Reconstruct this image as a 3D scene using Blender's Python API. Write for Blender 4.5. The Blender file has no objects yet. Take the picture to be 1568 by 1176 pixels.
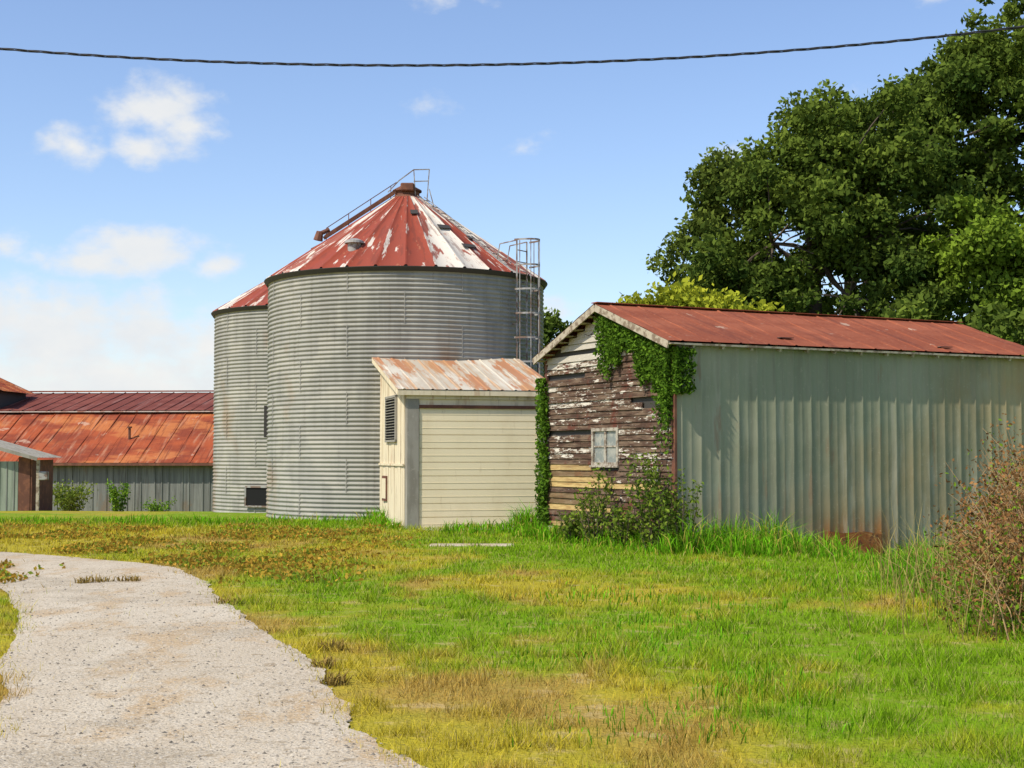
import bpy, math, random
import numpy as np
from mathutils import Vector, Matrix
random.seed(7); rng=np.random.default_rng(11)
sc=bpy.context.scene
try:
    sc.view_settings.view_transform='Standard'; sc.view_settings.look='None'; sc.view_settings.exposure=0
except Exception: pass

# ---------------- numpy noise
def vnoise(x,y,seed=0):
    g=np.random.default_rng(seed).random((256,256))
    xi=np.floor(x).astype(int); yi=np.floor(y).astype(int)
    fx=x-xi; fy=y-yi; fx=fx*fx*(3-2*fx); fy=fy*fy*(3-2*fy)
    a=g[xi%256,yi%256]; b=g[(xi+1)%256,yi%256]; c=g[xi%256,(yi+1)%256]; d=g[(xi+1)%256,(yi+1)%256]
    return (a*(1-fx)+b*fx)*(1-fy)+(c*(1-fx)+d*fx)*fy
def fbm(x,y,seed=0,o=4):
    s=0;a=1;t=0
    for i in range(o):
        s=s+a*vnoise(x*2**i+13.7*i,y*2**i+7.1*i,seed+i); t+=a; a*=.5
    return s/t
def sstep(a,b,x):
    t=np.clip((x-a)/(b-a),0,1); return t*t*(3-2*t)

# ---------------- materials
class NT:
    def __init__(s,m): s.t=m.node_tree; s.n=s.t.nodes; s.l=s.t.links
    def new(s,k,**kw):
        n=s.n.new(k)
        for a,b in kw.items(): setattr(n,a,b)
        return n
    def link(s,a,b): s.l.new(a,b)
def layered(name,base,layers=(),rough=.8,metal=0.,bump=None,coord='Object',attr=None,spec=.3):
    m=bpy.data.materials.new(name); m.use_nodes=True; T=NT(m); T.n.clear()
    out=T.new('ShaderNodeOutputMaterial'); bs=T.new('ShaderNodeBsdfPrincipled')
    T.link(bs.outputs[0],out.inputs[0])
    bs.inputs['Roughness'].default_value=rough; bs.inputs['Metallic'].default_value=metal
    bs.inputs['Specular IOR Level'].default_value=spec
    if coord=='Object':
        tc=T.new('ShaderNodeTexCoord'); co=tc.outputs['Object']
    else:
        tc=T.new('ShaderNodeAttribute',attribute_name=coord); co=tc.outputs['Vector']
    if attr:
        a=T.new('ShaderNodeAttribute',attribute_name=attr); cur=a.outputs['Color']
    else:
        r=T.new('ShaderNodeRGB'); r.outputs[0].default_value=(*base,1); cur=r.outputs[0]
    for (sc_,det,lo,hi,col,st) in layers:
        mp=T.new('ShaderNodeMapping'); mp.inputs['Scale'].default_value=sc_
        mp.inputs['Location'].default_value=(random.random()*50,random.random()*50,random.random()*50)
        T.link(co,mp.inputs[0])
        nz=T.new('ShaderNodeTexNoise'); nz.inputs['Scale'].default_value=1; nz.inputs['Detail'].default_value=det; nz.inputs['Roughness'].default_value=.62
        T.link(mp.outputs[0],nz.inputs['Vector'])
        mr=T.new('ShaderNodeMapRange',interpolation_type='SMOOTHSTEP')
        mr.inputs['From Min'].default_value=lo; mr.inputs['From Max'].default_value=hi
        mr.inputs['To Min'].default_value=0; mr.inputs['To Max'].default_value=st
        T.link(nz.outputs[0],mr.inputs['Value'])
        mx=T.new('ShaderNodeMix',data_type='RGBA')
        T.link(mr.outputs[0],mx.inputs[0]); T.link(cur,mx.inputs[6]); mx.inputs[7].default_value=(*col,1)
        cur=mx.outputs[2]
    T.link(cur,bs.inputs['Base Color'])
    if bump:
        mp=T.new('ShaderNodeMapping'); mp.inputs['Scale'].default_value=bump[0]; T.link(co,mp.inputs[0])
        nz=T.new('ShaderNodeTexNoise'); nz.inputs['Scale'].default_value=1; nz.inputs['Detail'].default_value=5
        T.link(mp.outputs[0],nz.inputs['Vector'])
        b=T.new('ShaderNodeBump'); b.inputs['Strength'].default_value=bump[1]; b.inputs['Distance'].default_value=bump[2]
        T.link(nz.outputs[0],b.inputs['Height']); T.link(b.outputs[0],bs.inputs['Normal'])
    return m
def leafmat(name,trans=.35):
    m=bpy.data.materials.new(name); m.use_nodes=True; T=NT(m); T.n.clear()
    out=T.new('ShaderNodeOutputMaterial'); a=T.new('ShaderNodeAttribute',attribute_name='Col')
    d=T.new('ShaderNodeBsdfDiffuse'); T.link(a.outputs['Color'],d.inputs['Color'])
    t=T.new('ShaderNodeBsdfTranslucent'); mx=T.new('ShaderNodeMixShader'); mx.inputs[0].default_value=trans
    T.link(a.outputs['Color'],t.inputs['Color'])
    T.link(d.outputs[0],mx.inputs[1]); T.link(t.outputs[0],mx.inputs[2]); T.link(mx.outputs[0],out.inputs[0])
    return m

# ---------------- mesh helpers
def empty(name,loc=(0,0,0),rz=0):
    e=bpy.data.objects.new(name,None); e.location=loc; e.rotation_euler=(0,0,rz); sc.collection.objects.link(e); return e
def npmesh(name,V,F,mat,parent=None,col=None,smooth=False,extra=None):
    me=bpy.data.meshes.new(name); V=np.asarray(V,dtype=np.float32); F=np.asarray(F,dtype=np.int32)
    k=F.shape[1]
    me.vertices.add(len(V)); me.vertices.foreach_set('co',V.ravel())
    me.loops.add(F.size); me.loops.foreach_set('vertex_index',F.ravel())
    me.polygons.add(len(F)); me.polygons.foreach_set('loop_start',np.arange(0,F.size,k,dtype=np.int32))
    me.polygons.foreach_set('loop_total',np.full(len(F),k,dtype=np.int32))
    if smooth: me.polygons.foreach_set('use_smooth',np.ones(len(F),dtype=bool))
    me.update(calc_edges=True)
    if col is not None:
        a=me.color_attributes.new('Col','FLOAT_COLOR','POINT')
        c=np.ones((len(V),4),dtype=np.float32); c[:,:3]=col; a.data.foreach_set('color',c.ravel())
    if extra is not None:
        a=me.attributes.new(extra[0],'FLOAT_VECTOR','POINT'); a.data.foreach_set('vector',np.asarray(extra[1],dtype=np.float32).ravel())
    me.materials.append(mat)
    o=bpy.data.objects.new(name,me); sc.collection.objects.link(o)
    if parent: o.parent=parent
    return o
class MB:
    def __init__(s): s.v=[]; s.f=[]; s.c=[]
    def add(s,vs,fs,col=(1,1,1)):
        n=len(s.v); s.v+= [tuple(v) for v in vs]; s.f+=[tuple(i+n for i in f) for f in fs]; s.c+=[col]*len(vs)
    def box(s,x0,x1,y0,y1,z0,z1,col=(1,1,1)):
        vs=[(x,y,z) for z in (z0,z1) for y in (y0,y1) for x in (x0,x1)]
        s.add(vs,[(0,2,3,1),(4,5,7,6),(0,1,5,4),(2,6,7,3),(0,4,6,2),(1,3,7,5)],col)
    def beam(s,p0,p1,w,h,col=(1,1,1)):
        p0=Vector(p0);p1=Vector(p1); d=(p1-p0).normalized(); up=Vector((0,0,1))
        if abs(d.z)>.95: up=Vector((0,1,0))
        a=d.cross(up).normalized()*w/2; b=a.cross(d).normalized()*h/2
        vs=[p+q for p in (p0,p1) for q in (-a-b,a-b,a+b,-a+b)]
        s.add(vs,[(0,3,2,1),(4,5,6,7),(0,1,5,4),(1,2,6,5),(2,3,7,6),(3,0,4,7)],col)
    def tube(s,pts,rads,n=8,col=(1,1,1)):
        pts=[Vector(p) for p in pts]; base=len(s.v)
        if not hasattr(rads,'__len__'): rads=[rads]*len(pts)
        for i,p in enumerate(pts):
            d=(pts[min(i+1,len(pts)-1)]-pts[max(i-1,0)]).normalized()
            up=Vector((0,0,1)) if abs(d.z)<.9 else Vector((1,0,0))
            a=d.cross(up).normalized(); b=a.cross(d).normalized()
            for k in range(n):
                t=2*math.pi*k/n; s.v.append(tuple(p+(a*math.cos(t)+b*math.sin(t))*rads[i])); s.c.append(col)
        for i in range(len(pts)-1):
            for k in range(n):
                k2=(k+1)%n; s.f.append((base+i*n+k,base+i*n+k2,base+(i+1)*n+k2,base+(i+1)*n+k))
        s.f.append(tuple(base+k for k in range(n))[::-1]); s.f.append(tuple(base+(len(pts)-1)*n+k for k in range(n)))
    def lathe(s,prof,n=24,cx=0,cy=0,col=(1,1,1)):
        base=len(s.v)
        for r,z in prof:
            for k in range(n):
                t=2*math.pi*k/n; s.v.append((cx+r*math.cos(t),cy+r*math.sin(t),z)); s.c.append(col)
        for i in range(len(prof)-1):
            for k in range(n):
                k2=(k+1)%n; s.f.append((base+i*n+k,base+i*n+k2,base+(i+1)*n+k2,base+(i+1)*n+k))
    def sheet(s,o,u,v,L,W,pitch,amp,kind='sin',nv=3,sag=0):
        o=Vector(o);u=Vector(u).normalized();v=Vector(v).normalized();n=u.cross(v).normalized()
        if n.z<0: n=-n
        if kind=='sin':
            k=int(L/pitch*6); us=[(L*i/k, amp*math.sin(2*math.pi*(L*i/k)/pitch)) for i in range(k+1)]
        else:
            us=[(0,0)]; x=pitch*.5
            while x<L-pitch*.2:
                us+=[(x-.035,0),(x-.015,amp),(x+.015,amp),(x+.035,0)]; x+=pitch
            us.append((L,0))
        base=len(s.v)
        for j in range(nv+1):
            for (a,h) in us:
                jj=random.uniform(-1,1)*sag if 0<j<=nv else 0
                s.v.append(tuple(o+u*a+v*(W*j/nv)+n*(h+jj))); s.c.append((1,1,1))
        k=len(us)
        for j in range(nv):
            for i in range(k-1):
                s.f.append((base+j*k+i,base+j*k+i+1,base+(j+1)*k+i+1,base+(j+1)*k+i))
    def obj(s,name,mat,parent=None,smooth=False,col=False,bevel=0):
        me=bpy.data.meshes.new(name); me.from_pydata(s.v,[],s.f); me.update()
        if smooth:
            for p in me.polygons: p.use_smooth=True
        if col:
            a=me.color_attributes.new('Col','FLOAT_COLOR','POINT'); c=np.ones((len(s.v),4),dtype=np.float32); c[:,:3]=np.array(s.c); a.data.foreach_set('color',c.ravel())
        me.materials.append(mat)
        o=bpy.data.objects.new(name,me); sc.collection.objects.link(o)
        if parent: o.parent=parent
        if bevel:
            b=o.modifiers.new('b','BEVEL'); b.width=bevel; b.segments=1
        return o

# ---------------- terrain
def H(x,y):
    x=np.asarray(x,float); y=np.asarray(y,float)
    h=-0.36*sstep(3.5,9.5,x)*sstep(17,27,y)
    h=h-0.55*sstep(44,60,y)*sstep(2,-8,x)-.12*sstep(39,46,y)*sstep(0,-5,x)
    h=h-0.12*sstep(0.5,3,x)*sstep(22,28,y)
    h=h+0.05*(fbm(x*.25+40,y*.25+40,3)-.5)*sstep(9,16,y)
    return h
YR=[-12,0,5,7.2,8.0,8.6,9.3,9.9,10.9,11.7,13.5,16,18.5,20.7,21.6,23,24.4]
XR=[2.4,1.4,.45,-.30,-.72,-.98,-1.04,-1.26,-1.42,-1.72,-2.35,-3.2,-3.95,-4.8,-5.5,-6.9,-8.6]
YL=[-12,0,7,8.6,11,15,18,19.6,20.3,20.8]
XL=[-5.5,-4.0,-2.80,-3.10,-3.85,-5.15,-6.4,-7.5,-11,-30]
def road_edges(y):
    xr=np.interp(y,YR,XR)+.12*(fbm(y*1.1,y*0+3,5)-.5)+.10*(fbm(y*6,y*0+9,6)-.5)
    xl=np.interp(y,YL,XL)+.3*(fbm(y*1.1,y*0+30,7)-.5)
    xl=np.where(y>20.8,-30,xl)
    return xl,xr
def in_road(x,y,mg=0):
    xl,xr=road_edges(y); return (x>xl+mg)&(x<xr-mg)&(y<24.4-mg)
def drycol(x,y):
    n=fbm(x*.35+50,y*.22+50,21); n2=fbm(x*1.6+50,y*1.1+50,25); n3=fbm(x*5+50,y*4+50,28,3)
    d=.62-.048*(x+.5)+2.5*(n-.5)+1.7*(n2-.5)+1.2*(n3-.5)
    d=d+.35*sstep(-3,-6,x)*sstep(24,27,y)*sstep(36,31,y)+.22*sstep(13,8,y)
    d=d-.9*sstep(30,33.5,y)-.6*sstep(-1,3,x)*sstep(16,20,y)
    xl,xr=road_edges(y); d=d+.5*sstep(1.5,0,np.abs(x-xr))*(y<24)
    d=np.clip(d,0,1)
    g=np.array([.195,.335,.012]); yl=np.array([.47,.385,.035]); br=np.array([.43,.265,.075])
    c=g[None]*(1-d[:,None])+yl[None]*d[:,None]
    b=sstep(.52,.66,fbm(x*.8+20,y*.5+20,31))*sstep(.35,.8,d)
    c=c*(1-.75*b[:,None])+br*.75*b[:,None]
    return c,d

xs=np.unique(np.concatenate([np.linspace(-900,-45,12),np.arange(-45,45,.3),np.linspace(45,900,12)]))
ys=np.unique(np.concatenate([np.linspace(-300,-12,8),np.arange(-12,75,.3),np.linspace(75,1500,16)]))
X,Y=np.meshgrid(xs,ys); x=X.ravel(); y=Y.ravel()
V=np.stack([x,y,H(x,y)],1); nx=len(xs); ny=len(ys)
i=np.arange((ny-1)*(nx-1)); r=i//(nx-1); c=i%(nx-1); a=r*nx+c
F=np.stack([a,a+1,a+nx+1,a+nx],1)
gc,_=drycol(x,y)
M_ground=layered('ground_soil_grass',(0,0,0),[((9,9,9),6,.45,.7,(.25,.21,.04),.5),((30,30,30),4,.5,.7,(.09,.12,.012),.5),((3,3,3),5,.54,.68,(.46,.34,.16),.6)],rough=.95,bump=((25,25,25),.8,.04),attr='Col',spec=.05)
npmesh('ground',V,F,M_ground,col=gc*.8)

# road
yy=np.arange(-12,24.4,.06); xl,xr=road_edges(yy)
nc=60; t=np.linspace(0,1,nc)
X=xl[:,None]*(1-t)+xr[:,None]*t; Yr=np.repeat(yy[:,None],nc,1)
V=np.stack([X.ravel(),Yr.ravel(),H(X.ravel(),Yr.ravel())+.012],1)
i=np.arange((len(yy)-1)*(nc-1)); r=i//(nc-1); c=i%(nc-1); a=r*nc+c
M_road=layered('pale_gravel',(.49,.41,.30),[((1.2,.35,1),5,.42,.66,(.575,.50,.385),.8),((1.6,.8,1),6,.51,.64,(.45,.31,.165),.75),((.6,.9,1),6,.53,.68,(.34,.285,.205),.6),((34,34,34),3,.5,.62,(.62,.56,.46),.45),((50,50,50),3,.54,.64,(.18,.145,.105),.65),((13,13,13),6,.57,.67,(.25,.19,.12),.6),((5,5,5),6,.61,.67,(.26,.19,.11),.65)],rough=.95,bump=((40,40,40),.8,.02),spec=.1)
npmesh('gravel_road',V,np.stack([a,a+1,a+nc+1,a+nc],1),M_road)
# pebbles
n=8000; py=7+15*rng.random(n)**1.7; e0,e1=road_edges(py); px=e0+(e1-e0+.02)*rng.random(n); px=np.maximum(px,-.5*py)
s=.005+.010*rng.random(n)**3
oct_=np.array([[1,0,0],[0,1,0],[-1,0,0],[0,-1,0],[0,0,.7]])
V=(np.stack([px,py,H(px,py)+.012],1)[:,None,:]+oct_[None]*s[:,None,None]*(0.6+.8*rng.random((n,5,1)))).reshape(-1,3)
b=np.arange(n)[:,None,None]*5; F=(b+np.array([[0,1,4],[1,2,4],[2,3,4],[3,0,4]])[None]).reshape(-1,3)
pc=np.repeat((.10+.40*rng.random((n,1)))*np.array([[1,.88,.70]]),5,0)
npmesh('gravel',V,F,layered('pebble',(0,0,0),rough=.9,attr='Col'),col=pc)

# ---------------- buildings placement
shed=empty('old_wooden_shed',(2.85,25,0),math.radians(26.35))
cs,sn=math.cos(math.radians(26.35)),math.sin(math.radians(26.35))
def to_shed(x,y):
    dx=x-2.85;dy=y-25; return dx*cs+dy*sn,-dx*sn+dy*cs
def shed_w(x,y): return 2.85+x*cs-y*sn,25+x*sn+y*cs
ga=math.radians(14.8)
garage=empty('garage',(-2.36,32,0),ga); gcs,gsn=math.cos(ga),math.sin(ga)
def to_gar(x,y):
    dx=x+2.36;dy=y-32; return dx*gcs+dy*gsn,-dx*gsn+dy*gcs
B1=(-2.87,39.0,3.72); B2=(-6.08,46.0,3.4)
def in_build(x,y):
    a,b=to_shed(x,y); m=(a>-.02)&(a<8.7)&(b>-.02)&(b<4.85)
    a,b=to_gar(x,y); m|=(a>0)&(a<3.4)&(b>-.05)&(b<5)
    for bx,by,R in (B1,B2): m|=((x-bx)**2+(y-by)**2<R*R)
    m|=(x>-1.6)&(x<.2)&(y>25.9)&(y<26.4)
    return m

# ---------------- grass
M_grass=leafmat('grass_blades',.25)
def blades(name,x,y,h,w,col,lean=.6,seg=True):
    n=len(x); z=H(x,y); a=rng.random(n)*6.283; la=rng.random(n)*6.283
    dx=np.cos(a)*w/2; dy=np.sin(a)*w/2; L=h*lean*rng.random(n)
    lx=np.cos(la)*L; ly=np.sin(la)*L
    b0=np.stack([x-dx,y-dy,z-.01],1); b1=np.stack([x+dx,y+dy,z-.01],1)
    if seg:
        m0=np.stack([x-dx*.8+lx*.35,y-dy*.8+ly*.35,z+h*.6],1); m1=np.stack([x+dx*.8+lx*.35,y+dy*.8+ly*.35,z+h*.6],1)
        tp=np.stack([x+lx*1.1,y+ly*1.1,z+h*(1-.25*(L/h))],1)
        V=np.stack([b0,b1,m0,m1,tp],1).reshape(-1,3); b=np.arange(n)[:,None,None]*5
        F=(b+np.array([[0,1,3],[0,3,2],[2,3,4]])[None]).reshape(-1,3)
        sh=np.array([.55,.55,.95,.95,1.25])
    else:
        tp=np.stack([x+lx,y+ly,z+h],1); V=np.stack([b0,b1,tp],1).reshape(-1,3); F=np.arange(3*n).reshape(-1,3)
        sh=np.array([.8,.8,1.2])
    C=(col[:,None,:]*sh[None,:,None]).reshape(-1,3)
    return npmesh(name,V,F,M_grass,col=np.clip(C,0,1))
n=470000
y=6+(36-6)*rng.random(n)**1.55; x=(rng.random(n)*2-1)*(.40*y+1.2)
q=rng.random(n); mg=.22*rng.random(n)**2.2
k=~in_build(x,y)&~(in_road(x,y,mg)&(q>.004))
x=x[k];y=y[k]
c,d=drycol(x,y)
tuft=fbm(x*3.1+60,y*3.1+60,41)
dens=rng.random(len(x))<np.clip(.25+2.4*(tuft-.36)+.2*(1-d),.10,1); x,y,c,d,tuft=x[dens],y[dens],c[dens],d[dens],tuft[dens]
n=len(x)
h=(.018+.040*rng.random(n))*(1+2.6*np.clip(tuft-.5,0,1)*3*(1-.5*d))+.04*sstep(28,34,y)
w=.005*(np.maximum(y,7)/7)**.9*(.7+.7*rng.random(n))
c=c*(.5+.95*rng.random((n,1)))
rb=rng.random(n); c[rb<.14]=c[rb<.14]*.3+np.array([.50,.40,.15])*.7
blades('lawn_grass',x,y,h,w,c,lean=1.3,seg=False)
n=420000
y=8+28*rng.random(n)**1.1; x=(rng.random(n)*2-1)*(.42*y+1.5)
a,b=to_shed(x,y)
wall=sstep(-3.0,-.4,b)*sstep(.1,-.05,b)*sstep(-1.0,.3,a)*sstep(11,8.7,a)
wall=wall*(1-.95*((a>2.9)&(a<4.5)&(b>-2.2)))
edge=sstep(4.0,5.6,x-.12*(y-15))*sstep(10.5,14,y)*sstep(24,21,y)
gab=sstep(-1.1,-.1,a)*(a<0)*(b>-1)*(b<5.2)
ag,bg=to_gar(x,y)
binb=sstep(33.0,34.2,y)*(x<-3.0)*.45*sstep(-18,-9,x)
garf=((bg>-1.0)&(bg<0)&(ag>2.3)&(ag<3.8))*.7+((ag<0)&(ag>-.5)&(bg>0)&(bg<4))*.35
rightb=sstep(29.2,30.5,y)*(x>-1.5)*(x<.8)*.6
tn=fbm(x*1.1+9,y*.8+9,51); midt=sstep(.53,.64,tn)*(x>-2)*sstep(-2,2.0,x)*.42
p=np.clip(wall*.75+edge*.55+gab*.9+binb*.5+garf+midt*.3+rightb*.5,0,1)
k=(rng.random(n)<p)&~in_build(x,y)&~in_road(x,y); x,y,p=x[k],y[k],p[k]
wall,edge,gab,binb,garf,midt,rightb=[q[k] for q in (wall,edge,gab,binb,garf,midt,rightb)]
n=len(x)
tn=fbm(x*1.7,y*1.7,55)
h=(.07+.42*wall+.42*edge+.3*gab+.3*binb+.4*garf+.15*midt+.25*rightb)*(.3+.9*rng.random(n))*(.3+1.4*tn)
c=np.array([.145,.36,.012])[None]*(.5+1.0*rng.random((n,1)))
ye=rng.random(n); c[ye<.2]=np.array([.45,.41,.07])*(.6+.6*rng.random(((ye<.2).sum(),1)))
br=(rng.random(n)<.35*edge*sstep(5.2,6.6,x)); c[br]=np.array([.30,.18,.06])
w=.008*(np.maximum(y,9)/10)**.8*(.7+.7*rng.random(n))
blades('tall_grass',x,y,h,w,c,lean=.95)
def diamonds(name,P,size,col,mat,parent=None,flat=0.):
    n=len(P); a=rng.normal(size=(n,3)); b=rng.normal(size=(n,3))
    a[:,2]*=(1-flat); a/=np.linalg.norm(a,axis=1)[:,None]; b-=a*(a*b).sum(1)[:,None]; b/=np.linalg.norm(b,axis=1)[:,None]
    s=(size*(.6+.8*rng.random(n)))[:,None]
    V=np.stack([P-a*s,P-b*s*.55,P+a*s,P+b*s*.55],1).reshape(-1,3); F=np.arange(4*n).reshape(-1,4)
    return npmesh(name,V,F,mat,parent,col=np.repeat(np.clip(col,0,1),4,0))
M_leaf=leafmat('tree_leaves',.22)
M_weed=leafmat('weed_leaves',.3)
n=80000
y=17+16*rng.random(n); x=-12+12*rng.random(n)
xl,xr=road_edges(y)
nn=fbm(x*1.0+70,y*.7+70,61)
pw=sstep(.48,.58,nn)*((y>23.3)|(x>xr+.1))*sstep(-1.5,-4,x)
pr=sstep(.42,.50,fbm(x*2+5,y*1.2+5,63))*((x<-6.3)&(y<21.3)&(y>17))
k=(rng.random(n)<pw+pr)&((x>xl-.5)|(y>20)); x,y=x[k],y[k]; n=len(x)
P=np.stack([x,y,H(x,y)+.01+.13*rng.random(n)*fbm(x*3,y*3,66)],1)
col=(np.array([.42,.29,.04])+rng.random((n,1))*np.array([[.12,.02,.01]]))*(.4+.8*rng.random((n,1)))
gm=rng.random(n)<.3; col[gm]=np.array([.20,.27,.03])
diamonds('weeds',P,np.full(n,.035),col,M_weed)
pts=[]
for (wx,wy,wr) in [(-5.25,18.4,.17),(-4.9,18.5,.15),(-5.4,18.2,.1),(-1.42,11.0,.10),(-1.25,10.2,.09),(-1.5,12.0,.10),(-3.1,15.8,.15)]:
    m=90; rr=wr*np.sqrt(rng.random(m)); t=rng.random(m)*6.28
    pts.append(np.stack([wx+rr*np.cos(t),wy+rr*np.sin(t)],1))
pts=np.concatenate(pts); m=len(pts)
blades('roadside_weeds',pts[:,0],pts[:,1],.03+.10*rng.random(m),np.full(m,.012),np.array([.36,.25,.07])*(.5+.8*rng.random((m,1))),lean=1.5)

# ---------------- GRAIN BINS
M_galv=layered('galvanized_corrugated',(.31,.30,.262),[((3,3,.25),5,.4,.65,(.235,.227,.20),.7),((.9,.9,1.3),4,.5,.62,(.38,.36,.305),.6),((9,9,.4),5,.56,.7,(.17,.155,.13),.55),((.5,.5,.3),3,.58,.70,(.26,.18,.11),.6)],rough=.75,metal=.0,spec=.15)
M_dark=layered('dark_metal',(.05,.045,.04),rough=.7)
M_black=layered('dark_interior',(.008,.008,.008),rough=.9)
M_steel=layered('ladder_steel',(.33,.32,.30),[((4,4,4),4,.42,.58,(.16,.10,.07),.9)],rough=.65,metal=.1)
M_rustd=layered('rusty_iron',(.13,.055,.035),[((5,5,5),5,.45,.65,(.22,.09,.05),.8)],rough=.8)
M_binroof=layered('rusted_bin_roof',(.6,.57,.52),[((1.6,.55,1),6,.495,.53,(.26,.050,.026),.92),((2.6,.45,1),6,.575,.60,(.60,.54,.46),.9),((5,1.0,1),6,.52,.60,(.14,.038,.025),.5),((7,3,3),5,.60,.66,(.38,.15,.08),.5)],rough=.7,coord='rc',bump=((9,2,2),.2,.01),attr='Col',spec=.2)
def grain_bin(name,cx,cy,R,zb,ze,za,nrib,rot):
    e=empty(name,(cx,cy,0))
    na=128; waves=int((ze-zb)/.112); nz=waves*6; zz=np.linspace(zb,ze,nz+1)
    ph=np.arange(nz+1)/6*2*np.pi
    rr=R+.019*np.sin(ph)
    th=np.arange(na)/na*2*np.pi
    V=np.stack([(rr[:,None]*np.cos(th)).ravel(),(rr[:,None]*np.sin(th)).ravel(),np.repeat(zz,na)],1)
    i=np.arange(nz*na); r=i//na; c=i%na; a=r*na+c; b=r*na+(c+1)%na
    npmesh('corrugated_wall',V,np.stack([a,b,b+na,a+na],1),M_galv,e,smooth=True)
    s=MB(); ring=.83; z=zb; row=0
    while z<ze-.1:
        z1=min(z+ring,ze)
        for k in range(8):
            t=2*math.pi*(k+.5*(row%2))/8+rot
            ux,uy=math.cos(t),math.sin(t); tx,ty=-uy,ux; p=[]
            for (rad,o) in ((R+.010,-.010),(R+.0205,-.010),(R+.0205,.010),(R+.010,.010)):
                p.append((ux*rad+tx*o,uy*rad+ty*o))
            s.add([(q[0],q[1],zc) for zc in (z,z1) for q in p],[(0,1,5,4),(1,2,6,5),(2,3,7,6)])
        z+=ring; row+=1
    s.obj('sheet_seams',M_galv,e)
    V=[];F=[];RC=[];CL=[]; nrad=6; Re=R+.09; zo=ze+.02; r0=.38
    wh=(.62,.56,.47); rd=(.25,.052,.030)
    for k in range(nrib):
        t0=2*math.pi*k/nrib+rot; t1=2*math.pi*(k+1)/nrib+rot; pid=random.random()*40
        m=(t1-t0); dm=(math.degrees((t0+t1)/2)+90+180)%360-180
        if -110<dm<-38: base=(wh if k%2 else rd)
        elif -38<=dm<8: base=rd
        elif 8<=dm<50: base=(wh if k%3 else rd)
        else: base=random.choice([wh,rd])
        prof=[(t0,.035),(t0+m*.07,.035),(t0+m*.10,0),(t0+m*.5,-.005),(t1-m*.04,0),(t1-.0001,.035)]
        for j in range(nrad+1):
            f=j/nrad; r=Re*(1-f)+r0*f; z=zo+(za-zo)*f
            for (t,hh) in prof:
                V.append((r*math.cos(t),r*math.sin(t),z+hh*(.4+.6*(1-f)))); RC.append((pid+(t-t0)*3.0,f*4.0,pid)); CL.append(base)
        b=len(V)-(nrad+1)*6
        for j in range(nrad):
            for q in range(5): F.append((b+j*6+q,b+j*6+q+1,b+(j+1)*6+q+1,b+(j+1)*6+q))
    npmesh('conical_roof',V,F,M_binroof,e,extra=('rc',RC),col=np.array(CL))
    s=MB(); s.lathe([(R+.02,ze-.10),(R+.05,ze-.10),(R+.12,ze+.0),(R+.12,ze+.015),(R-.1,ze+.015)],96); s.obj('eave_trim',M_dark,e)
    s=MB(); s.lathe([(.42,za-.05),(.40,za+.02),(.34,za+.05),(.34,za+.15),(.40,za+.16),(.40,za+.2),(.12,za+.36),(0,za+.38)],24); s.obj('peak_cap',M_rustd,e)
    return e
b1=grain_bin('grain_bin',B1[0],B1[1],B1[2],-.1,6.29,8.68,32,.06)
b2=grain_bin('grain_bin',B2[0],B2[1],B2[2],-.35,6.12,8.1,28,.3)
def pol(deg,r):
    t=math.radians(deg); return (r*math.sin(t),-r*math.cos(t))
def roofz(r): return 6.31+(3.81-r)/(3.81-.38)*(8.68-6.31)
s=MB(); deg=54; R=B1[2]
ux,uy=pol(deg,1); tx,ty=math.cos(math.radians(deg)),math.sin(math.radians(deg))
def lp(o,t,z): return (ux*(R+o)+tx*t,uy*(R+o)+ty*t,z)
for t in (-.22,.22): s.beam(lp(.14,t,2.3),lp(.14,t,7.15),.04,.025)
z=2.4
while z<7.1: s.beam(lp(.14,-.22,z),lp(.14,.22,z),.022,.022); z+=.3
for z in (2.6,3.8,5.0,6.1): 
    for t in (-.22,.22): s.beam(lp(0,t,z),lp(.14,t,z),.03,.03)
s.obj('ladder',M_steel,b1)
s=MB(); zs=[3.4+.62*i for i in range(5)]+[6.5,7.15]
ca=[math.pi*i/10 for i in range(11)]
for z in zs:
    P=[lp(.14+.52*math.sin(a),-.33*math.cos(a),z) for a in ca]
    for p,q in zip(P[:-1],P[1:]): s.beam(p,q,.010,.045)
for i in (1,3,5,7,9):
    a=ca[i]; s.beam(lp(.14+.52*math.sin(a),-.33*math.cos(a),3.4),lp(.14+.52*math.sin(a),-.33*math.cos(a),7.15),.022,.010)
for t in (-.22,.22):
    s.beam(lp(.14,t,7.15),lp(-.4,t,7.1),.025,.025); s.beam(lp(-.4,t,7.1),lp(-.5,t,6.65),.025,.025)
s.obj('safety_cage',M_steel,b1)
s=MB(); d0=-76
def rp(deg,r,up,t=0):
    x,y=pol(deg,r); q=math.radians(deg); return (x+math.cos(q)*t,y+math.sin(q)*t,roofz(r)+up)
for t in (-.16,.16): s.beam(rp(d0,2.25,.12,t),rp(d0,.35,.12,t),.05,.09)
r=2.2
while r>.4: s.beam(rp(d0,r,.13,-.16),rp(d0,r,.13,.16),.03,.03); r-=.28
for r in (2.2,1.6,1.0,.45): s.beam(rp(d0,r,.0),rp(d0,r,.34,0),.02,.02)
s.beam(rp(d0,2.2,.34),rp(d0,.3,.36),.022,.022)
s.obj('roof_ladder',M_rustd,b1)
s=MB(); s.tube([(-2.35,-.6,7.42),(-2.3,-.6,7.66)],[.13,.09],8); s.tube([(-2.3,-.6,7.6),(-2.05,-.55,7.72)],.06,8); s.obj('roof_ladder_foot',M_rustd,b1)
s=MB(); za=8.68
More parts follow.
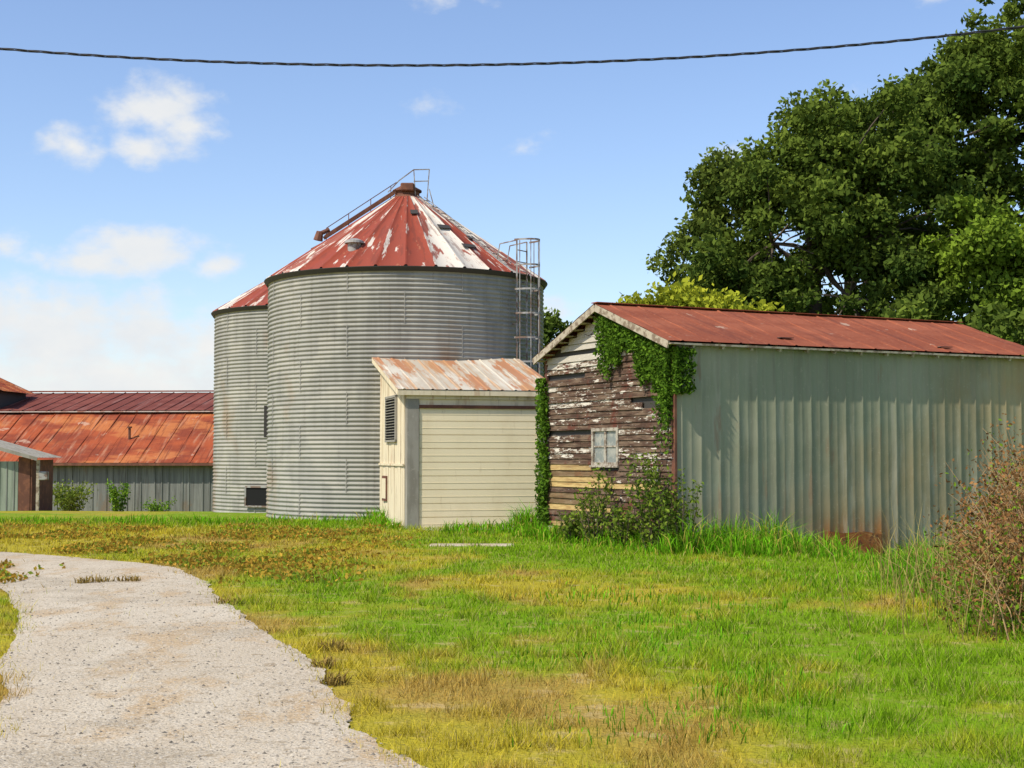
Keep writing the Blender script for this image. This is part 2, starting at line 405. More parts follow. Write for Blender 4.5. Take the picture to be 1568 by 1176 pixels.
for p,q in [((.25,-.3,za),(.2,-.3,za+.72)),((.55,-.25,za-.25),(.62,-.25,za+.74)),((.2,-.3,za+.72),(.62,-.25,za+.74)),((.2,-.3,za+.4),(.6,-.25,za+.42)),((-.2,-.3,za+.42),(.2,-.3,za+.72)),((.62,-.25,za+.2),(.75,-.25,za-.3)),((-.5,-.3,za+.1),(-.2,-.3,za+.42))]:
    s.beam(p,q,.025,.025)
s.obj('peak_handrail',M_steel,b1)
s=MB(); s.box(-.15,.22,-.45,-.1,za+.12,za+.34); s.obj('fill_hatch',M_rustd,b1,bevel=.03)
s=MB()
for t in (-.14,.14): s.beam(rp(52,3.5,.07,t),rp(52,.5,.07,t),.018,.018)
r=3.4
while r>.6: s.beam(rp(52,r,.07,-.14),rp(52,r,.07,.14),.018,.018); r-=.3
s.obj('roof_rungs',M_steel,b1)
vx,vy=pol(-23,2.92); vz=roofz(2.92); s=MB()
s.lathe([(.17,vz-.2),(.17,vz+.10),(.25,vz+.10),(.24,vz+.16),(.1,vz+.22),(0,vz+.23)],20,vx,vy); s.obj('roof_vent',M_steel,b1)
s=MB()
for dg,r,a,b in ((33,2.0,.18,.1),(38,2.85,.2,.09),(12,1.35,.1,.12),(48,2.4,.12,.08)):
    c0=Vector(rp(dg,r,.05)); q=math.radians(dg); tt=Vector((math.cos(q),math.sin(q),0)); rad=(Vector(rp(dg,r-.5,.05))-c0).normalized()
    nrm=tt.cross(rad).normalized()
    vs=[c0+tt*(i*a)+rad*(j*b)+nrm*k for k in (0,.02) for i,j in ((-1,-1),(1,-.8),(1.1,1),(-.9,1))]
    s.add(vs,[(0,3,2,1),(4,5,6,7),(0,1,5,4),(1,2,6,5),(2,3,7,6),(3,0,4,7)])
s.obj('roof_hole_plates',M_dark,b1)  # dark plates laid on the roof, standing in for the dark of open holes
dg=-26; x0,y0=pol(dg,B2[2]+.03); q=math.radians(dg); tt=Vector((math.cos(q),math.sin(q),0)); c0=Vector((x0,y0,.42)); nn=Vector((x0,y0,0)).normalized()
def plate(c0,tt,nn,a,b,th):
    m=MB(); vs=[c0+tt*(i*a)+Vector((0,0,j*b))+nn*k for k in (-.12,th) for i,j in ((-1,-1),(1,-1),(1,1),(-1,1))]
    m.add(vs,[(0,3,2,1),(4,5,6,7),(0,1,5,4),(1,2,6,5),(2,3,7,6),(3,0,4,7)]); return m
plate(c0,tt,nn,.40,.27,.02).obj('unloading_opening',M_black,b2)
fr=MB(); C=c0+nn*.03
for p,q_ in (((-.42,-.29),(.42,-.29)),((-.42,.29),(.42,.29)),((-.42,-.29),(-.42,.29)),((.42,-.29),(.42,.29))):
    fr.beam(C+tt*p[0]+Vector((0,0,p[1])),C+tt*q_[0]+Vector((0,0,q_[1])),.05,.05)
fr.obj('opening_frame',M_steel,b2)
x0,y0=pol(-84,B1[2]+.03); nn=Vector((x0,y0,0)).normalized(); tt=Vector((-nn.y,nn.x,0))
plate(Vector((x0,y0,2.55)),tt,nn,.28,.42,.05).obj('access_door',M_dark,b1)
s=MB()
s.tube([lp(.05,.85,2.5),lp(.05,.85,6.2)],.025,6); s.obj('conduit',M_dark,b1)

# ---------------- GARAGE
M_cream=layered('weathered_cream_panel',(.70,.60,.42),[((3,3,.5),5,.48,.64,(.54,.44,.29),.7),((8,8,1),5,.56,.68,(.32,.24,.15),.6),((2,2,.4),5,.58,.66,(.40,.20,.09),.6)],rough=.8,bump=((20,20,3),.2,.01))
M_door=layered('garage_door_paint',(.84,.72,.49),[((1.5,1.5,.7),5,.45,.7,(.76,.64,.42),.7),((9,9,1.5),5,.60,.74,(.52,.40,.24),.4)],rough=.75,spec=.12)
M_conc=layered('grey_post',(.30,.28,.235),[((4,4,1),5,.45,.65,(.21,.19,.155),.8),((12,12,12),4,.6,.7,(.38,.35,.29),.6)],rough=.9)
M_tin=layered('pale_tin_roof',(.44,.385,.30),[((1.6,.5,1),5,.46,.62,(.58,.54,.45),.7),((2.2,.28,1),6,.50,.56,(.38,.15,.06),.85),((8,.3,1),5,.49,.60,(.42,.24,.12),.75)],rough=.75,metal=.0,spec=.15)
W=3.4; D=4.6; ov=.265; oh=.11
def gz(y): return 3.07+(y+.25)*ov
s=MB(); s.box(0.02,.30,0,.22,-.2,2.95); s.box(3.06,3.38,0,.22,-.2,2.95); s.obj('front_posts',M_conc,garage,bevel=.01)
s=MB(); s.box(.30,3.06,.02,.2,2.74,2.98); s.box(.0,W,-.02,.02,2.90,3.04); s.obj('header',M_cream,garage)
s=MB(); s.box(.30,3.06,-.005,.018,2.69,2.765); s.obj('door_top_trim',M_rustd,garage)
s=MB(); ns=9; zb=-.05; hs=2.76/ns
for k in range(ns):
    z0=zb+k*hs; s.box(.302,3.058,.035,.075,z0+.010,z0+hs-.010); s.box(.302,3.058,.052,.075,z0+hs-.010,z0+hs+.010)
    s.box(.302,3.058,.030,.035,z0+hs*.47,z0+hs*.52)
s.obj('overhead_door',M_door,garage)
s=MB(); y=0.22; k=0
while y<D:
    y1=min(y+.40,D); o=-.012 if k%2 else 0
    vs=[(o,y,-.3),(o+.05,y,-.3),(o+.05,y1-.008,-.3),(o,y1-.008,-.3),(o,y,gz(y)-.06),(o+.05,y,gz(y)-.06),(o+.05,y1-.008,gz(y1)-.06),(o,y1-.008,gz(y1)-.06)]
    s.add(vs,[(0,3,2,1),(4,5,6,7),(0,1,5,4),(1,2,6,5),(2,3,7,6),(3,0,4,7)]); y=y1;k+=1
s.box(-.04,-.013,.2,D,1.40,1.45)
s.obj('side_wall',M_cream,garage)
s=MB(); s.box(W-.05,W,.22,D,-.3,3.2); s.obj('right_wall',M_cream,garage)
s=MB(); s.box(-.06,-.013,1.05,2.45,1.95,2.0); s.box(-.06,-.013,1.05,2.45,2.98,3.03); s.box(-.06,-.013,1.05,1.12,1.95,3.03); s.box(-.06,-.013,2.38,2.45,1.95,3.03)
z=2.02
while z<2.97: s.beam((-.045,1.12,z+.02),(-.045,2.38,z+.02),.045,.014); z+=.065
s.obj('louvre_vent',M_conc,garage)
s=MB(); s.box(-.03,-.0145,1.12,2.38,2.0,2.98); s.obj('vent_back',M_black,garage)
s=MB(); s.box(-.045,-.014,2.3,2.9,.55,1.15); s.obj('side_hatch',M_rustd,garage)
s=MB(); s.box(-.055,-.046,2.36,2.84,.61,1.09); s.obj('hatch_panel',M_cream,garage)
sl=Vector((0,1,ov)).normalized()
s=MB(); s.sheet((-.22,-oh,gz(-oh)),(1,0,0),sl,W+.4,(D-.9)*1.035,.32,.016,'rib',3,.004); s.obj('roof_sheet',M_tin,garage)
s=MB(); s.box(-.2,W+.16,-oh+.01,-oh+.035,gz(-oh)-.13,gz(-oh)-.015)
s.beam((-.19,-oh+.04,gz(-oh)-.075),(-.19,3.7,gz(3.7)-.075),.035,.12)
for xx in np.arange(0,3.4,.55): s.beam((xx,-oh+.04,gz(-oh)-.06),(xx,.2,gz(.2)-.06),.04,.08)
s.obj('fascia',M_cream,garage)
s=MB(); s.box(.3,3.3,-.9,-.02,-.1,.02); s.obj('concrete_apron',layered('apron_concrete',(.42,.38,.30),[((6,6,6),5,.5,.65,(.28,.24,.15),.8)],rough=.9),garage)

# ---------------- OLD SHED
M_shroof=layered('rust_red_roof',(.235,.066,.033),[((.35,1.2,1),5,.42,.62,(.31,.095,.048),.8),((5,.4,1),5,.50,.66,(.15,.045,.028),.75),((1.4,1.4,1),5,.66,.69,(.45,.34,.25),.65),((14,14,14),4,.52,.7,(.34,.135,.075),.5)],rough=.85,bump=((12,12,12),.25,.01),spec=.15)
M_shwall=layered('grey_green_metal_siding',(0,0,0),[((6,6,.35),5,.46,.66,(.175,.172,.115),.6),((.45,1,.35),4,.5,.66,(.33,.315,.22),.6),((1.5,1,.2),6,.56,.64,(.39,.37,.28),.5),((3,1,.5),6,.60,.68,(.25,.15,.08),.5),((18,18,18),4,.60,.7,(.40,.37,.27),.4)],rough=.55,metal=.08,bump=((1.6,3,1.4),.6,.035),spec=.3,attr='Col')
M_trim=layered('weathered_trim',(.42,.36,.27),[((8,8,8),5,.46,.6,(.17,.12,.08),.85)],rough=.9)
def boards_mat():
    m=bpy.data.materials.new('peeling_paint_boards'); m.use_nodes=True; T=NT(m); bs=T.n['Principled BSDF']; bs.inputs['Roughness'].default_value=.9; bs.inputs['Specular IOR Level'].default_value=.1
    tc=T.new('ShaderNodeTexCoord'); at=T.new('ShaderNodeAttribute',attribute_name='Col'); sp=T.new('ShaderNodeSeparateColor'); T.link(at.outputs['Color'],sp.inputs[0])
    def noise(scl,det=6,loc=(0,0,0)):
        mp=T.new('ShaderNodeMapping'); mp.inputs['Scale'].default_value=scl; mp.inputs['Location'].default_value=loc; T.link(tc.outputs['Object'],mp.inputs[0])
        n=T.new('ShaderNodeTexNoise'); n.inputs['Scale'].default_value=1; n.inputs['Detail'].default_value=det; n.inputs['Roughness'].default_value=.65; T.link(mp.outputs[0],n.inputs['Vector']); return n.outputs[0]
    def mr(v,a,b):
        q=T.new('ShaderNodeMapRange',interpolation_type='SMOOTHSTEP'); q.inputs['From Min'].default_value=a; q.inputs['From Max'].default_value=b; T.link(v,q.inputs['Value']); return q.outputs[0]
    def mix(f,a,b):
        q=T.new('ShaderNodeMix',data_type='RGBA'); T.link(f,q.inputs[0])
        for s_,v in ((6,a),(7,b)):
            if isinstance(v,tuple): q.inputs[s_].default_value=(*v,1)
            else: T.link(v,q.inputs[s_])
        return q.outputs[2]
    def add(a,b):
        q=T.new('ShaderNodeMath',operation='ADD'); T.link(a,q.inputs[0]); T.link(b,q.inputs[1]); return q.outputs[0]
    w=mix(mr(noise((2,1.5,12)),.4,.62),(.080,.046,.032),(.175,.120,.080))
    w=mix(mr(noise((2,2.2,2)),.54,.66),w,(.12,.045,.030))
    w=mix(mr(noise((6,3,60)),.48,.68),w,(.035,.024,.018))
    tan=mix(mr(noise((3,2,20)),.4,.65),(.50,.36,.15),(.32,.20,.08))
    w=mix(sp.outputs['Green'],w,tan)
    pm=mr(add(noise((3,2.4,13),7,(4,9,2)),sp.outputs['Red']),.60,.63)
    c=mix(pm,w,(.58,.53,.44))
    pf=mr(add(noise((12,7,34),6,(1,5,7)),sp.outputs['Red']),.61,.65)
    c=mix(pf,c,(.44,.40,.33))
    T.link(c,bs.inputs['Base Color'])
    b=T.new('ShaderNodeBump'); b.inputs['Strength'].default_value=.7; b.inputs['Distance'].default_value=.012; T.link(noise((5,4,70)),b.inputs['Height']); T.link(b.outputs[0],bs.inputs['Normal'])
    return m
M_boards=boards_mat()
GW=4.8; LN=8.65; ZR=4.42; SL=.344; EO=.17
def hw(z): return min(GW/2,(ZR-z)/SL)
s=MB(); z=-.1; bh=.112; wy0,wy1,wz0,wz1=1.93,2.87,1.48,2.12
while z<ZR-.12:
    zt=z+bh; a=GW/2-hw(zt); b=GW/2+hw(zt)
    segs=[(a,b)]
    if zt>wz0-.02 and z<wz1: segs=[(a,wy0-.03),(wy1+.03,b)]
    out=[]
    for (p,q) in segs:
        cuts=sorted(random.uniform(p,q) for _ in range(random.choice([0,1,2,2,3])))
        pr=p; loc=[]
        for cc in cuts+[q]:
            if cc-pr>.25: loc.append((pr,cc)); pr=cc
        if pr<q-.01 and loc: loc[-1]=(loc[-1][0],q)
        out+=loc
    for (p,q) in out:
        if random.random()<.025: continue
        cy=(p+q)/2
        paint=random.uniform(-.13,.075)+(.045 if z>2.2 else 0)-(.03 if z<1.3 else 0)
        if z>3.35 and cy>2.3: paint+=.18
        elif z>2.9 and cy>3.2: paint+=.10
        tanv=0.
        if z<1.45 and cy>2.6: tanv=random.choice([1,.9,.7,.9,.2]); paint-=.02
        sag=random.uniform(-.014,.014); o=random.uniform(0,.014)
        q2=q-.008; vs=[]
        for yy_,dz in ((p,0),(q2,sag)):
            vs+=[(-.036-o,yy_,z+dz-.012),(-.008-o,yy_,z+dz-.012),(.006,yy_,zt+dz),(-.010-o,yy_,zt+dz)]
        s.add(vs,[(0,1,2,3),(4,7,6,5),(0,4,5,1),(1,5,6,2),(2,6,7,3),(3,7,4,0)],(max(paint,-.2),tanv,0))
    z+=bh
o=s.obj('clapboard_gable',M_boards,shed,col=True)
s=MB()
s.add([(.02,0,-.6),(.02,GW,-.6),(.02,GW,3.58),(.02,GW/2,ZR-.03),(.02,0,3.58)],[(0,4,3,2,1)])
s.obj('sheathing',M_dark,shed)
M_glass=layered('dusty_glass',(.20,.22,.21),[((6,6,6),4,.45,.6,(.36,.35,.30),.8)],rough=.25,spec=.6)
M_wtrim=layered('window_paint',(.40,.36,.29),[((12,12,12),5,.45,.6,(.17,.12,.085),.85)],rough=.85)
s=MB(); s.box(-.008,.0,wy0,wy1,wz0,wz1); s.obj('window_glass',M_glass,shed)
s=MB()
for (p,q,r_,t_) in ((wy0-.03,wy1+.03,wz0-.04,wz0+.02),(wy0-.03,wy1+.03,wz1-.03,wz1+.03),(wy0-.03,wy0+.04,wz0+.02,wz1-.03),(wy1-.04,wy1+.03,wz0+.02,wz1-.03)):
    s.box(-.05,.01,p,q,r_,t_)
my=(wy0+wy1)/2; mz=(wz0+wz1)/2
s.box(-.035,-.009,my-.035,my+.035,wz0+.02,wz1-.03)
s.box(-.028,-.009,wy0+.04,my-.035,mz-.014,mz+.014); s.box(-.028,-.009,my+.035,wy1-.04,mz-.014,mz+.014)
s.box(-.08,-.04,wy0-.06,wy1+.06,wz0-.075,wz0-.04)
s.obj('window_frame',M_wtrim,shed)
# long metal wall
s=MB(); pitch=.40; prof=[(0,0)]; xx=.12
while xx<LN-.05:
    prof+=[(xx-.030,0),(xx-.012,.016),(xx+.012,.016),(xx+.030,0)]
    if xx+.24<LN: prof+=[(xx+.185,0),(xx+.20,.005),(xx+.215,0)]
    xx+=pitch
prof.append((LN,0)); zz=np.linspace(-.8,3.60,44)
ax=np.array([p[0] for p in prof]); hh=np.array([p[1] for p in prof])
AX,ZZ=np.meshgrid(ax,zz); HH=np.repeat(hh[None],len(zz),0)
AXr=AX.ravel(); ZZr=ZZ.ravel()
Yv=-.01-HH.ravel()+.020*(fbm(AXr*1.1+3,ZZr*1.6+9,77)-.5)
V=np.stack([AXr,Yv,ZZr],1); k=len(prof)
i=np.arange((len(zz)-1)*(k-1)); r=i//(k-1); c=i%(k-1); a=r*k+c
gr=np.array([.255,.262,.175]); tn_=np.array([.33,.24,.115])
m=np.clip(sstep(3,8,AXr)*.65+sstep(1.6,-.2,ZZr)*.25+1.8*(fbm(AXr*.6+3,ZZr*.7+5,78)-.5),0,1)[:,None]
pan=(.88+.24*np.random.default_rng(5).random(40))[(AXr/.8).astype(int)][:,None]
stn=(sstep(.95,.25,ZZr+.45*fbm(AXr*4,ZZr*2,79))*sstep(2.6,3.3,AXr)*sstep(5.2,4.4,AXr))[:,None]
colw=(gr*(1-m)+tn_*m)*pan; colw=colw*(1-stn)+np.array([.32,.12,.025])*stn
npmesh('metal_siding',V,np.stack([a,a+1,a+k+1,a+k],1),M_shwall,shed,col=colw)
s=MB(); s.box(0.03,LN,GW-.05,GW,-.6,3.5); s.box(LN-.05,LN,0.01,GW-.06,-.6,3.5)
s.add([(LN,0,3.5),(LN,GW,3.5),(LN,GW/2,ZR-.03)],[(0,1,2)])
s.obj('rear_walls',M_trim,shed)
s=MB(); s.box(-.045,.0,-.04,.07,-.5,3.56); s.box(-.045,.0,GW-.07,GW+.03,-.5,3.56)
s.obj('corner_boards',M_rustd,shed)
s=MB(); s.add([(3.2,-.055,-.45),(4.55,-.055,-.45),(4.5,-.055,.16),(4.1,-.055,.22),(3.6,-.055,.20),(3.28,-.055,.24),(3.2,-.04,-.45),(4.55,-.04,-.45),(4.5,-.04,.16),(4.1,-.04,.22),(3.6,-.04,.20),(3.28,-.04,.24)],[(0,1,2,3,4,5),(11,10,9,8,7,6),(0,6,7,1),(1,7,8,2),(2,8,9,3),(3,9,10,4),(4,10,11,5),(5,11,6,0)]); s.obj('rust_patch_panel',layered('rust_panel',(.26,.085,.025),[((3,3,3),5,.42,.6,(.42,.18,.05),.85),((9,9,9),5,.52,.62,(.10,.04,.025),.8)],rough=.9),shed)
ang=Vector((0,1,SL)).normalized(); angb=Vector((0,-1,SL)).normalized()
ox=-.26; RL=LN+.46; sw=(GW/2+EO)/math.cos(math.atan(SL))
s=MB(); ze=ZR+.08-SL*(GW/2+EO)
s.sheet((ox,-EO,ze),(1,0,0),ang,RL,sw,.61,.012,'rib',8,.008)
s.sheet((ox,GW+EO,ze),(1,0,0),angb,RL,sw,.61,.012,'rib',8,.006)
s.beam((ox,GW/2,ZR+.095),(ox+RL,GW/2,ZR+.095),.22,.015)
s.obj('roof',M_shroof,shed)
s=MB()
for sg,y0 in ((1,-EO+.02),(-1,GW+EO-.02)):
    s.beam((ox+.02,y0,ze-.07),(ox+.02,GW/2-sg*.01,ZR-.005),.03,.13)
    s.beam((ox+.02,y0,ze-.05),(ox+RL-.02,y0,ze-.05),.03,.035)
for xx in np.arange(.3,LN,.62):
    s.beam((xx,-EO+.03,ze-.085),(xx,.05,ze-.01),.045,.08); s.beam((xx,GW+EO-.03,ze-.085),(xx,GW-.05,ze-.01),.045,.08)
s.obj('rafters_and_bargeboards',M_trim,shed)
s=MB()
for yy_ in np.arange(-.1,GW/2,.3):
    s.beam((ox+.03,yy_,ZR-SL*(GW/2-yy_)),(.0,yy_,ZR-SL*(GW/2-yy_)),.26,.02)
    y2=GW-yy_; s.beam((ox+.03,y2,ZR-SL*(GW/2-yy_)),(.0,y2,ZR-SL*(GW/2-yy_)),.26,.02)
s.obj('soffit_boards',M_trim,shed)
s=MB(); s.box(-.12,.1,GW-.35,GW+.05,-.5,.22); s.box(-.10,.1,.3,.6,-.5,.1); s.obj('foundation_stones',M_conc,shed,bevel=.03)
s=MB()
for xx,f in ((6.1,.10),(2.4,.16)):
    p=Vector((xx,-EO,ze))+ang*(sw*f); s.beam(p+Vector((0,0,.03)),p+Vector((.32,.02,.035)),.10,.012)
s.obj('loose_patches',M_dark,shed)

# ---------------- vegetation
def shed_pts(a,b,z):
    X,Y=shed_w(a,b); return np.stack([X,Y,z],1)
def vine_col(n,lt=(.15,.27,.025),dk=(.04,.09,.012)):
    t=rng.random((n,1)); return (np.array(dk)*(1-t)+np.array(lt)*t)*(.7+.6*rng.random((n,1)))
P=[]
n=4300; yl=rng.random(n)*2.3; roof=3.62+SL*yl; hang=(.05+1.9*np.clip(fbm(yl*2.2,yl*0+2,81)-.25,0,1)*1.3)*(1-.35*(yl/2.4)); zz=roof-.12-hang*rng.random(n)**1.1
P.append(shed_pts(-.04-.16*rng.random(n),yl,zz))
n=1500; yl=rng.random(n)**1.5*.5; zz=3.55-1.9*rng.random(n)**1.2; keep=rng.random(n)<(1-.9*(3.55-zz)/1.9); P.append(shed_pts(-.05-.16*rng.random(n),yl,zz)[keep])
n=1100; al=rng.random(n)**2*.42-.1; zz=3.5-.8*rng.random(n)**1.3; P.append(shed_pts(al,-.06-.12*rng.random(n),zz))
n=1000; yl=1.8+.75*rng.random(n); P.append(shed_pts(-.05-.14*rng.random(n),yl,3.62+SL*np.minimum(yl,2.4)-.1-1.7*rng.random(n)*fbm(yl*5,yl*0,84)))
n=2400; zz=.1+3.1*rng.random(n); wv=.10+.32*fbm(zz*1.5,zz*0,82); P.append(shed_pts(-.05-.14*rng.random(n),GW+.12-wv*rng.random(n)*1.3+.1*rng.random(n),zz))
P=np.concatenate(P); diamonds('ivy_vine',P,np.full(len(P),.042),vine_col(len(P)),M_weed)
M_bark=layered('bark',(.11,.085,.06),[((4,4,1),5,.45,.6,(.06,.045,.035),.9)],rough=.95,bump=((8,8,2),.6,.03))
def shrub(name,cx,cy,r,h,n,size,lt,dk,stems=12):
    e=empty(name,(0,0,0)); z0=float(H(np.array([cx]),np.array([cy]))[0]); s=MB(); pts=[]
    for i in range(stems):
        t=random.random()*6.28; rr=r*random.random()**.6; hh=h*random.uniform(.5,1)
        p0=Vector((cx+rr*.3*math.cos(t),cy+rr*.3*math.sin(t),z0-.05)); p2=Vector((cx+rr*math.cos(t),cy+rr*math.sin(t),z0+hh)); p1=(p0+p2)/2+Vector((random.uniform(-.1,.1),random.uniform(-.1,.1),hh*.12))
        s.tube([p0,p1,p2],[.010,.007,.003],5)
        m=n//stems; q=rng.random(m)**.7
        A=np.array(p0)[None]*(1-q[:,None])**2+2*np.array(p1)[None]*(q*(1-q))[:,None]+np.array(p2)[None]*(q**2)[:,None]
        pts.append(A+rng.normal(size=(m,3))*r*.13)
    s.obj('stems',M_bark,e); P=np.concatenate(pts); P[:,2]=np.maximum(P[:,2],z0+.02)
    diamonds('leaves',P,np.full(len(P),size),vine_col(len(P),lt,dk),M_weed,e); return e
gx=lambda a,b:shed_w(a,b)
for (a,b,r,h,n) in ((-.35,.15,.5,1.75,1500),(-.2,-.4,.38,1.5,1000),(-.4,2.1,.4,1.45,900),(-.35,1.2,.4,.8,900),(-.4,2.9,.45,.6,800)):
    cx,cy=gx(a,b); shrub('shrub',cx,cy,r,h,n,.038,(.22,.29,.035),(.06,.11,.018),16)
shrub('weed_clump',-17.6,57.5,.9,1.25,1600,.06,(.28,.32,.05),(.11,.18,.03),22)
shrub('weed_clump',-15.8,57.8,.5,1.3,900,.06,(.22,.34,.03),(.08,.18,.03),14)
shrub('weed_clump',-14.3,58.2,.7,.5,600,.05,(.22,.34,.03),(.08,.18,.03),14)
e=empty('dry_brown_bush'); s=MB(); pts=[]
for i in range(320):
    cy=random.uniform(12.6,19.5); ex=abs(random.gauss(0,.75)); cx=.325*cy+.1+ex+.45*(random.random()-.5)
    z0=float(H(np.array([cx]),np.array([cy]))[0]); hh=random.uniform(.25,.85)+(.3+.85*sstep(13.5,16.5,cy))*min(1,ex/.6)*random.uniform(.6,1.1)
    lx,ly=random.uniform(-.6,.3),random.uniform(-.3,.3)
    p0=Vector((cx,cy,z0-.03)); p1=Vector((cx+lx*.35,cy+ly*.35,z0+hh*.6)); p2=Vector((cx+lx,cy+ly,z0+hh))
    s.tube([p0,p1,p2],[.009,.006,.002],4)
    for _ in range(3):
        f=random.uniform(.4,.95); q=p0.lerp(p2,f); s.tube([q,q+Vector((random.uniform(-.25,.25),random.uniform(-.2,.2),random.uniform(.05,.25)))],[.004,.002],4)
    m=85; f=rng.random(m)**.7
    A=np.array(p0)+(np.array(p2)-np.array(p0))*f[:,None]+rng.normal(size=(m,3))*np.array([.10,.10,.09]); pts.append(A)
P=np.concatenate(pts); P[:,2]=np.maximum(P[:,2],H(P[:,0],P[:,1])+.02); n=len(P)
col=np.array([.30,.15,.055])*(.3+1.1*rng.random((n,1))); gsel=(rng.random(n)<np.clip(.75-(P[:,2])*.7,.15,.85)); col[gsel]=np.array([.17,.28,.02])*(.5+.9*rng.random((gsel.sum(),1)))
s.obj('stalks',layered('dry_stalk',(.36,.23,.11),rough=.9),e); diamonds('dry_leaves',P,np.full(n,.024),col,M_weed,e)
n=900; x=3.6+3.4*rng.random(n)**.7; y=12.5+8*rng.random(n); x=x+(y-15)*.3
blades('seedhead_grass',x,y,.45+.75*rng.random(n),np.full(n,.008),np.array([.44,.34,.12])*(.6+.6*rng.random((n,1))),lean=.9)

# ---------------- trees
def tree(name,cx,cy,base_r,lobes,lt,dk,leaf=.10,per=520,trunk_top=None):
    e=empty(name); z0=float(H(np.array([cx]),np.array([cy]))[0]); s=MB()
    tt=trunk_top or (lobes[0][2]-.2*lobes[0][5])
    tr=[Vector((cx,cy,z0-.2)),Vector((cx+.1,cy,z0+tt*.35)),Vector((cx-.05,cy+.1,z0+tt*.7)),Vector((cx,cy,tt))]
    s.tube(tr,[base_r*1.25,base_r*.9,base_r*.65,base_r*.35],10)
    pts=[];cols=[]
    for (lx,ly,lz,rx,ry,rz) in lobes:
        c=Vector((lx,ly,lz)); st=tr[2].lerp(tr[3],random.random()); mid=(st+c)/2+Vector((0,0,-.2))
        s.tube([st,mid,c],[base_r*.4,base_r*.25,base_r*.1],6)
        vol=rx*ry*rz; nc=int(12+vol**.66*5.2); lt_=random.uniform(-.14,.14)
        for k in range(nc):
            d=Vector((random.gauss(0,1),random.gauss(0,1),random.gauss(0,1))).normalized(); q=random.uniform(.5,1.10)
            if d.y>.55: continue
            cc=Vector((lx+d.x*rx*q,ly+d.y*ry*q,lz+d.z*rz*q)); cr=random.uniform(.28,.75)
            if k%3==0: s.tube([c,(c+cc)/2+Vector((0,0,.1)),cc],[base_r*.12,base_r*.07,.015],5)
            m=int(per*cr*cr*1.6); dd=rng.normal(size=(m,3)); dd/=np.linalg.norm(dd,axis=1)[:,None]
            rr=cr*(.25+.75*rng.random(m)**.6)*(.75+.55*rng.random(m))
            pp=np.array(cc)[None]+dd*rr[:,None]*np.array([1.1,1.1,.85])
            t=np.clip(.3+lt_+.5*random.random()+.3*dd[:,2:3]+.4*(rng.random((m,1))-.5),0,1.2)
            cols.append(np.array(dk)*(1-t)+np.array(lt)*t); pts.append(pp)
    P=np.concatenate(pts); C=np.concatenate(cols)
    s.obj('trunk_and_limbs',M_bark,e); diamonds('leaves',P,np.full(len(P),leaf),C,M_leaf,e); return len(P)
LT=(.135,.185,.028); DK=(.042,.076,.015)
tot=0
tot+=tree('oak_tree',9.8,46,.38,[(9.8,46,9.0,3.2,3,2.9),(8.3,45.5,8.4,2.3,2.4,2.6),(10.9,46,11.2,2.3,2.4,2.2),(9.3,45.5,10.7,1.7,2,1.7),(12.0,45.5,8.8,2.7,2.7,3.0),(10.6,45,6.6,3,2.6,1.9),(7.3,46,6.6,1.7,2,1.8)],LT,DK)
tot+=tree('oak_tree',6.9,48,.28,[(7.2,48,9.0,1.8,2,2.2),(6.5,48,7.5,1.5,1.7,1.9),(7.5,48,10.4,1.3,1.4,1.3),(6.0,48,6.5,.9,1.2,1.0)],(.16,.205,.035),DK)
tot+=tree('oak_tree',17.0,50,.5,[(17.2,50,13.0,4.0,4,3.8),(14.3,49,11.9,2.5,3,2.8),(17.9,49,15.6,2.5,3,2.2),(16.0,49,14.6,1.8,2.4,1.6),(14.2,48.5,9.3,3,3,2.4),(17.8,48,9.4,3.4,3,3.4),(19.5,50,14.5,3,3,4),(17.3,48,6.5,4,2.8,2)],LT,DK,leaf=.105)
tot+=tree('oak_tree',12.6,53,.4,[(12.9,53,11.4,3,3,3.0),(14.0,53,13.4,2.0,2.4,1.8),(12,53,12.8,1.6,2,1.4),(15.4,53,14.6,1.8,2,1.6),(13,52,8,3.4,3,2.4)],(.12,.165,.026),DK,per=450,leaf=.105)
tot+=tree('sweetgum_tree',15.3,43.5,.3,[(15.3,43.5,6.9,2.3,2.2,2.3),(14.1,43.5,8.4,1.5,1.6,1.4),(16,43.5,8.0,1.6,1.8,1.7)],(.19,.28,.028),(.06,.10,.016))
tot+=tree('sapling',4.6,40,.12,[(4.2,40,5.3,1.2,1.3,1.1),(5.4,40,5.3,1.2,1.3,1.0),(3.4,40.4,4.8,1.0,1,.9),(6.6,40,5.0,1.1,1.2,1.0)],(.40,.42,.035),(.15,.20,.02),per=450,leaf=.09)
tot+=tree('oak_tree',1.9,60,.2,[(1.6,60,6.0,1.2,1.3,1.5),(2.5,60,5.6,1.1,1.3,1.3),(1.5,60,4,1.4,1.3,1.5)],LT,DK,per=350,leaf=.12)
tot+=tree('oak_tree',16.5,38.5,.2,[(16,38.5,4.4,2.2,1.6,1.8),(14,38.5,3.6,1.8,1.5,1.6),(12,39.5,3.8,1.8,1.5,1.8),(9.5,41,3.6,2.2,1.6,1.8)],LT,DK,per=300,leaf=.12)
print('leaves',tot)

